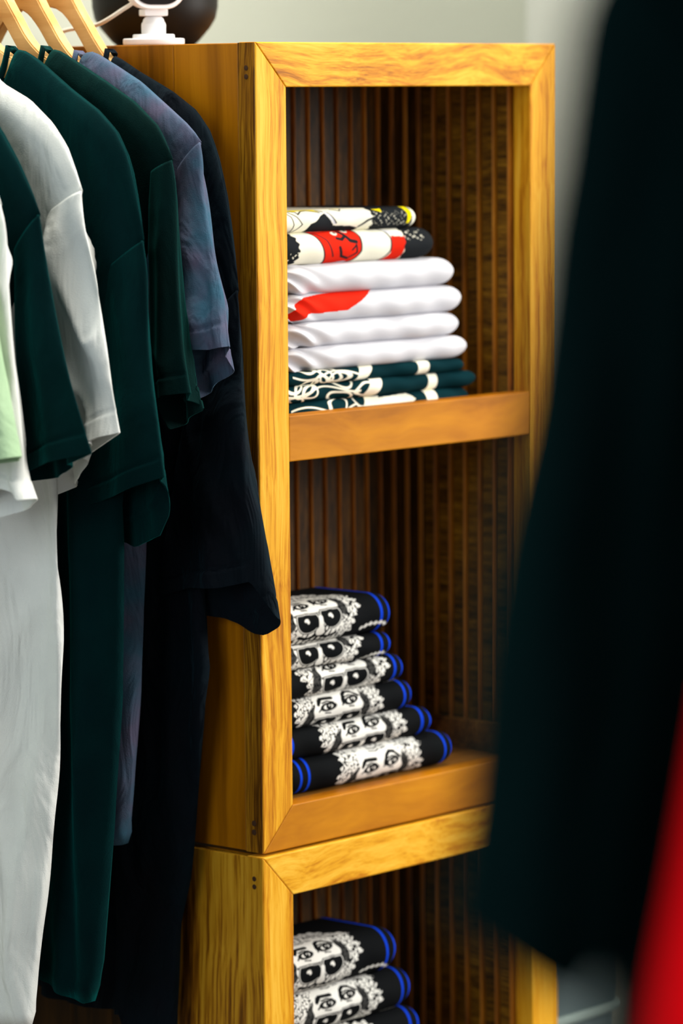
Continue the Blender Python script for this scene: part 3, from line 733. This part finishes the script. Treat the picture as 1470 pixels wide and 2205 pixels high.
def print_line(seed):
    r = random.Random(seed); blobs = [(r.uniform(.02, .13), r.uniform(-.010, .012), r.uniform(.008, .018), r.uniform(.004, .009), r.uniform(-.5, .5)) for _ in range(7)]
    b0 = r.uniform(.128, .142); b1 = b0+.022
    def f(X, Q, L):
        c = np.broadcast_to(TEALP, X.shape+(3,)).copy()
        for b in blobs:
            wv = .0006*np.sin(X*260+seed)+.0006*np.sin(Q*400)
            c = mix(c, CREAM, sstep(np.abs(ell(X, Q, *b)+wv)-.0011, .0006))
        c = mix(c, CREAM, sstep(np.abs(X-b0-.20*Q-.006*np.sin(Q*90))-.011, .0007)*(Q < .02))
        c = mix(c, CREAM, sstep(np.abs(X-L+.072-.1*Q)-.0085, .0007))
        c = mix(c, CREAM, sstep(np.abs(Q-.002-.004*np.sin(X*70+seed))-.0010, .0006)*(X < .12)*(X > .02))
        return c
    return f
def print_line3(X, Q, L):
    c = print_line(5)(X, Q, L)
    m = polym(X, Q, [(.130, -.012), (.136, .006), (.16, .010), (.20, .012), (.21, .004), (.20, -.004), (.18, -.008), (.16, -.013)])
    c = mix(c, CREAM, m)
    for k in range(4): c = mix(c, CREAM, sstep(seg(X, Q, [(.112+.004*k, -.006), (.114+.004*k, .000)], .0009), .0005))
    return c

def folded(label, group, u0, u1, vf, z0, h, depth, pr, seed=0, noise_a=.0012, sag=.0, endp=16, nu=380, nq=150, rise=0.0, curl=0.0, name='folded_tshirt', hend=.55, wavy=.0):
    """a shirt folded into a soft slab: stadium section swept along X"""
    L = u1-u0; root = None
    r = h/2
    top = depth-r
    # section parameter: arc-length stations q measured from the middle of the front bulge (negative = under)
    qa = math.pi*r/2
    dense = np.linspace(-qa-.004, qa+min(.05, top), nq)
    qmax = qa+top
    tail = np.linspace(dense[-1], qmax, 12)[1:]
    qb = -np.linspace(qa+.004, qmax, 12)[1:]
    q = np.r_[qb[::-1], dense, tail]
    def sect(q):
        y = np.where(np.abs(q) <= qa, r-r*np.cos(np.clip(q, -qa, qa)/r), r+np.abs(q)-qa)
        z = np.where(np.abs(q) <= qa, r*np.sin(np.clip(q, -qa, qa)/r), np.sign(q)*r)
        return y, z
    Y, Z = sect(q)
    # round the back
    bk = np.clip((Y-(depth-r))/r, 0, 1); Z = Z*np.sqrt(np.clip(1-bk**2*.96, 0, 1))
    s = np.linspace(0, 1, nu); s = .5-.5*np.cos(s*math.pi)*1.0 if False else s
    s = np.unique(np.r_[np.linspace(0, .05, 26)**1.0, np.linspace(.05, .95, nu-52), np.linspace(.95, 1, 26)]); nu = len(s)
    e = (1-np.abs(2*s-1)**endp)**.5
    eh = hend*e+(1-hend)*e**.6; eh[0] = eh[-1] = .02
    X = np.repeat((s*L)[:, None], len(q), 1); Q = np.repeat(q[None], nu, 0)
    rs = np.random.RandomState(seed)
    PY = np.repeat(Y[None], nu, 0); PZ = np.repeat(Z[None], nu, 0)
    mid = depth/2
    PY = mid+(PY-mid)*(.80+.20*e[:, None]); PZ = PZ*eh[:, None]
    ph = rs.uniform(0, 6.28, 8)
    big = noise_a*(np.sin(X*38+ph[0]+Q*20)+.7*np.sin(X*71+ph[1]-Q*35)+.4*np.sin(X*140+Q*90+ph[2]))
    PY = PY+big*(np.cos(np.clip(Q/(qa), -1.57, 1.57))**1)
    PZ = PZ+wavy*np.sin(X*30+ph[4])*(1)+rise*(X/L-.5)+sag*np.sin(X/L*math.pi)
    if curl:   # soft creased folds near the left end
        g = np.exp(-(X/.045)**2)
        PY += curl*g*np.sin(Q*330+X*160+ph[5])*.8; PZ += curl*.25*g*np.sin(X*170+Q*120+ph[6])
    # keep flat underneath
    V = np.stack([X, PY, PZ+h/2], -1).reshape(-1, 3); nqq = len(q)
    i, j = np.meshgrid(np.arange(nu-1), np.arange(nqq), indexing='ij')
    j2 = (j+1) % nqq
    Fq = np.stack([i*nqq+j, (i+1)*nqq+j, (i+1)*nqq+j2, i*nqq+j2], -1).reshape(-1, 4)
    me = bpy.data.meshes.new('folded_tshirt'); me.vertices.add(len(V)); me.vertices.foreach_set('co', V.ravel())
    me.loops.add(Fq.size); me.loops.foreach_set('vertex_index', Fq.ravel().astype(np.int32))
    me.polygons.add(len(Fq)); me.polygons.foreach_set('loop_start', np.arange(0, Fq.size, 4, dtype=np.int32)); me.polygons.foreach_set('loop_total', np.full(len(Fq), 4, np.int32))
    me.update(calc_edges=True); me.validate()
    at = me.color_attributes.new('Print', 'FLOAT_COLOR', 'POINT')
    c = pr(X, Q, L); c = np.concatenate([c, np.ones(c.shape[:2]+(1,))], -1)
    at.data.foreach_set('color', c.reshape(-1).astype(np.float32))
    fixn(me)
    o = link(name, me, f_print, None, True); o.location = (u0, vf, z0)
    return tag(o, label, 'folded t-shirt', group)
def PX(x, y, v): p = on(x, y, (0, v, 0), (0, 1, 0)); return p[0], p[2]

GF = 'folded black t-shirts printed with a bearded face in dark glasses'
# upper cabinet, lower compartment: (label, right px, end-of-shirt left u, front v, z px at x=700 bottom/top, face px centre, eye level px)
zfloor = ZB+T_-.002+.0008
def stackF(rows, z0, dz=0):
    z = z0
    for (lab, xr, ul, v, h, xc, off, sd) in rows:
        ur = PX(xr, 1500 if z > .8 else 2100, v+.006)[0]
        uc = PX(xc, 1500 if z > .8 else 2100, v)[0]-ul
        folded(lab, GF, ul, ur, v, z, h, .112, print_face(uc, off), seed=sd, endp=22)
        z += h-.0004
stackF([
 ('black folded t-shirt with eyes and forehead showing, lowest on the cabinet floor', 972, .068, .0250, .0365, 820, -.004, 11),
 ('black folded t-shirt second from bottom of the face-print pile, blue stripes at both ends', 926, .046, .0275, .0305, 783, .0065, 12),
 ('black folded t-shirt third from bottom of the face-print pile, eyes over tops of the glasses', 888, .029, .0300, .0315, 731, .004, 13),
 ('black folded t-shirt fourth from bottom of the pile, glasses at its lower half', 867, .029, .0300, .0300, 743, .016, 14),
 ('thin black folded t-shirt right beneath the top one, glasses and nose showing', 842, .029, .0300, .0250, 691, .0235, 15),
 ('topmost black folded t-shirt of the pile, showing glasses, nose and beard', 840, .029, .0290, .0415, 688, .0235, 16)], zfloor)
# lower cabinet, upper compartment: six in the pile, the top three in view
zl = .449-.014+.0008
stackF([
 ('black folded t-shirt lying on the lower cabinet shelf', 985, .050, .028, .040, 800, 0, 21),
 ('black folded t-shirt second up on the lower cabinet shelf', 960, .040, .028, .040, 790, 0, 22),
 ('black folded t-shirt third up on the lower cabinet shelf', 930, .034, .028, .040, 780, 0, 23),
 ], zl)
stackF([
 ('black folded t-shirt with forehead print at the bottom edge, in the lower cabinet', 903, .029, .0285, .0400, 742, -.026, 24),
 ('black folded t-shirt second from top in the lower cabinet, eyes above glasses', 886, .029, .0290, .0440, 728, .008, 25),
 ('topmost black folded t-shirt in the lower cabinet with glasses, nose and beard', 851, .029, .0290, .0480, 690, .0190, 26)], zl+3*.0396)

# upper compartment pile
zsh = ZB+ZS1-.014+.0008
GW = 'folded t-shirts on the upper cabinet shelf'
def stackG(rows, z0):
    z = z0
    for (lab, xr, ul, v, h, pr, sd, cu, nn) in rows:
        ur = PX(xr, 750, v+.008)[0]
        folded(lab, GW, ul, ur, v, z, h, .112, pr, seed=sd, curl=cu, noise_a=nn, endp=20 if cu == 0 else 14, nu=380 if pr is not None else 200)
        z += h-.0004
stackG([
 ('dark teal folded t-shirt with cream line print lying on the upper shelf', 1009, .058, .0245, .0225, print_line3, 31, 0, .0018),
 ('dark teal folded t-shirt with cream bands, middle of the three teal ones', 1017, .058, .0240, .0175, print_line(3), 32, 0, .0022),
 ('dark teal folded t-shirt with cream bands directly under the white ones', 993, .058, .0250, .0140, print_line(8), 33, 0, .0022),
 ('white folded t-shirt lowest of four, lying on the teal ones', 1002, .063, .0245, .0245, print_plain(WHT), 34, .007, .0016),
 ('white folded t-shirt second lowest of four, with a doubled right end', 989, .063, .0245, .0250, print_plain(WHT), 35, .007, .0016),
 ('white folded t-shirt with a red patch along its left front', 993, .063, .0245, .0285, print_redfold, 36, .006, .0018),
 ('plump white folded t-shirt topmost of four, under the red head print', 976, .063, .0255, .0300, print_plain(WHT), 37, .006, .0014),
 ('cream folded t-shirt printed with a red head and charcoal patches', 930, .040, .0280, .0325, print_redhead, 38, 0, .0010),
 ('cream folded t-shirt with black and yellow print on top of the pile', 894, .034, .0320, .0225, print_top, 39, 0, .0014)], zsh)

# ------------------------------------------------------------------ things on the cabinet
ZT = ZB+H
sc = empty('security_camera', (.045, .180, ZT), 'small white plastic security camera on a ball mount standing on the cabinet', 'camera')
lathe('base_plate', [(.0305, 0), (.0310, .0012), (.0310, .0052), (.0300, .0062), (.0215, .0064), (.0212, .0070), (.0209, .0098), (.0202, .0104), (.0125, .0106)], white_pl, sc, 64)
lathe('ball_joint', [(.0122, .0104), (.0124, .0200), (.0118, .0218), (.0108, .0232), (.0105, .0250), (.0085, .0276), (.0055, .0290), (.0045, .0300)], white_pl, sc, 48)
yawc = math.radians(-30)   # the camera looks out to the room, a little right of the shelf's left side
def rrect(w, h, r, n=8):
    out = []
    for cx, c, a0 in ((w/2-r, h/2-r, 0), (-w/2+r, h/2-r, 90), (-w/2+r, -h/2+r, 180), (w/2-r, -h/2+r, 270)):
        for k in range(n+1):
            a = math.radians(a0+90*k/n); out.append((cx+r*math.cos(a), c+r*math.sin(a)))
    return out
def rr_loft(name, rings, m, parent, z0):
    V = []; Fc = []; n = None
    for (w, h, r, y) in rings:
        p = rrect(w, h, r); n = len(p); V += [(a, y, b+z0) for a, b in p]
    for j in range(len(rings)-1):
        for k in range(n): Fc.append((j*n+k, j*n+(k+1) % n, (j+1)*n+(k+1) % n, (j+1)*n+k))
    Fc += [tuple(range(n)), tuple(range((len(rings)-1)*n, len(rings)*n))[::-1]]
    me = mesh(name, V, Fc); fixn(me); o = link(name, me, m, parent, True); me.set_sharp_from_angle(angle=math.radians(40)); o.rotation_euler = (0, 0, yawc); return o
rr_loft('mount_block', [(.0235, .006, .0015, -.011), (.0245, .007, .0015, -.010), (.0245, .007, .0015, .010), (.0235, .006, .0015, .011)], white_pl, sc, .0322)
rr_loft('housing', [(.0540, .074, .020, -.0170), (.0585, .080, .0215, -.0170), (.0600, .082, .022, -.0150), (.0590, .081, .022, .004), (.0500, .070, .022, .020), (.034, .050, .016, .026)], white_pl, sc, .0322+.0030+.041)
rr_loft('lens_window', [(.0530, .073, .0195, -.0175), (.0530, .073, .0195, -.0150)], lens_gl, sc, .0322+.0030+.041)
cb = [(-.018, .0, .058), (-.034, .012, .052), (-.048, .02, .040), (-.062, .032, .028), (-.085, .05, .0205), (-.11, .075, .018), (-.14, .11, .017), (-.15, .2, .012)]
cb = [(.030-.0, .012, .060), (.010, .05, .050), (-.004, .085, .036), (-.006, .12, .026), (.0, .145, .022), (.02, .17, .020), (.10, .2, .012), (.2, .205, .010)]
cb = [on(x, y, (0, .180+k*.013, 0), (0, 1, 0))-np.array([.045, .180, ZT]) for k, (x, y) in enumerate([(300, -10), (283, 8), (262, 22), (238, 38), (215, 51), (192, 58), (168, 61), (140, 66), (110, 80)])]
tube('power_cable', [tuple(p) for p in spline(cb, 50)], .0021, white_cable, sc, 12)
sx = empty('loudspeaker', (.187, .315, ZT), 'black rounded loudspeaker out of focus on the cabinet behind the white camera', 'speaker')
lathe('housing', [(.030, 0), (.040, .001), (.046, .006), (.058, .020), (.064, .030), (.0665, .042), (.067, .060), (.067, .17), (.062, .19), (.045, .2), (.01, .203)], black_pl, sx, 72)
lathe('foot_ring', [(.028, -.0005), (.034, -.0005), (.034, .003), (.028, .003)], black_pl, sx, 48)
lathe('grille_band', [(.0672, .075), (.0680, .077), (.0680, .155), (.0672, .157)], plain('dark_mesh_grille', (26, 28, 28), .7, bump=.6, bscale=900), sx, 72)

# ------------------------------------------------------------------ grey tub right of the cabinets
tb = empty('storage_tub', (.637, .30, 0), 'grey plastic storage tub standing right of the lower cabinet', 'tub')
def tubring(name, rings, m):
    V = []; Fc = []
    for (w, d, z) in rings:
        p = rrect(w, d, .03); n = len(p); V += [(a, b, z) for a, b in p]
    for j in range(len(rings)-1):
        for k in range(n): Fc.append((j*n+k, j*n+(k+1) % n, (j+1)*n+(k+1) % n, (j+1)*n+k))
    Fc += [tuple(range(n))[::-1], tuple(range((len(rings)-1)*n, len(rings)*n))]
    me = mesh(name, V, Fc); fixn(me); o = link(name, me, m, tb, True); me.set_sharp_from_angle(angle=math.radians(35)); return o
ztub = 0.486
tubring('body', [(.24, .30, 0), (.25, .31, .02), (.268, .33, ztub)], tub_m)
tubring('rim', [(.268, .33, ztub), (.278, .344, ztub+.001), (.280, .346, ztub+.006), (.276, .342, ztub+.011)], tub_l)
tubring('lid', [(.270, .336, ztub+.011), (.272, .338, ztub+.03), (.266, .332, ztub+.15), (.25, .31, ztub+.165)], tub_m)
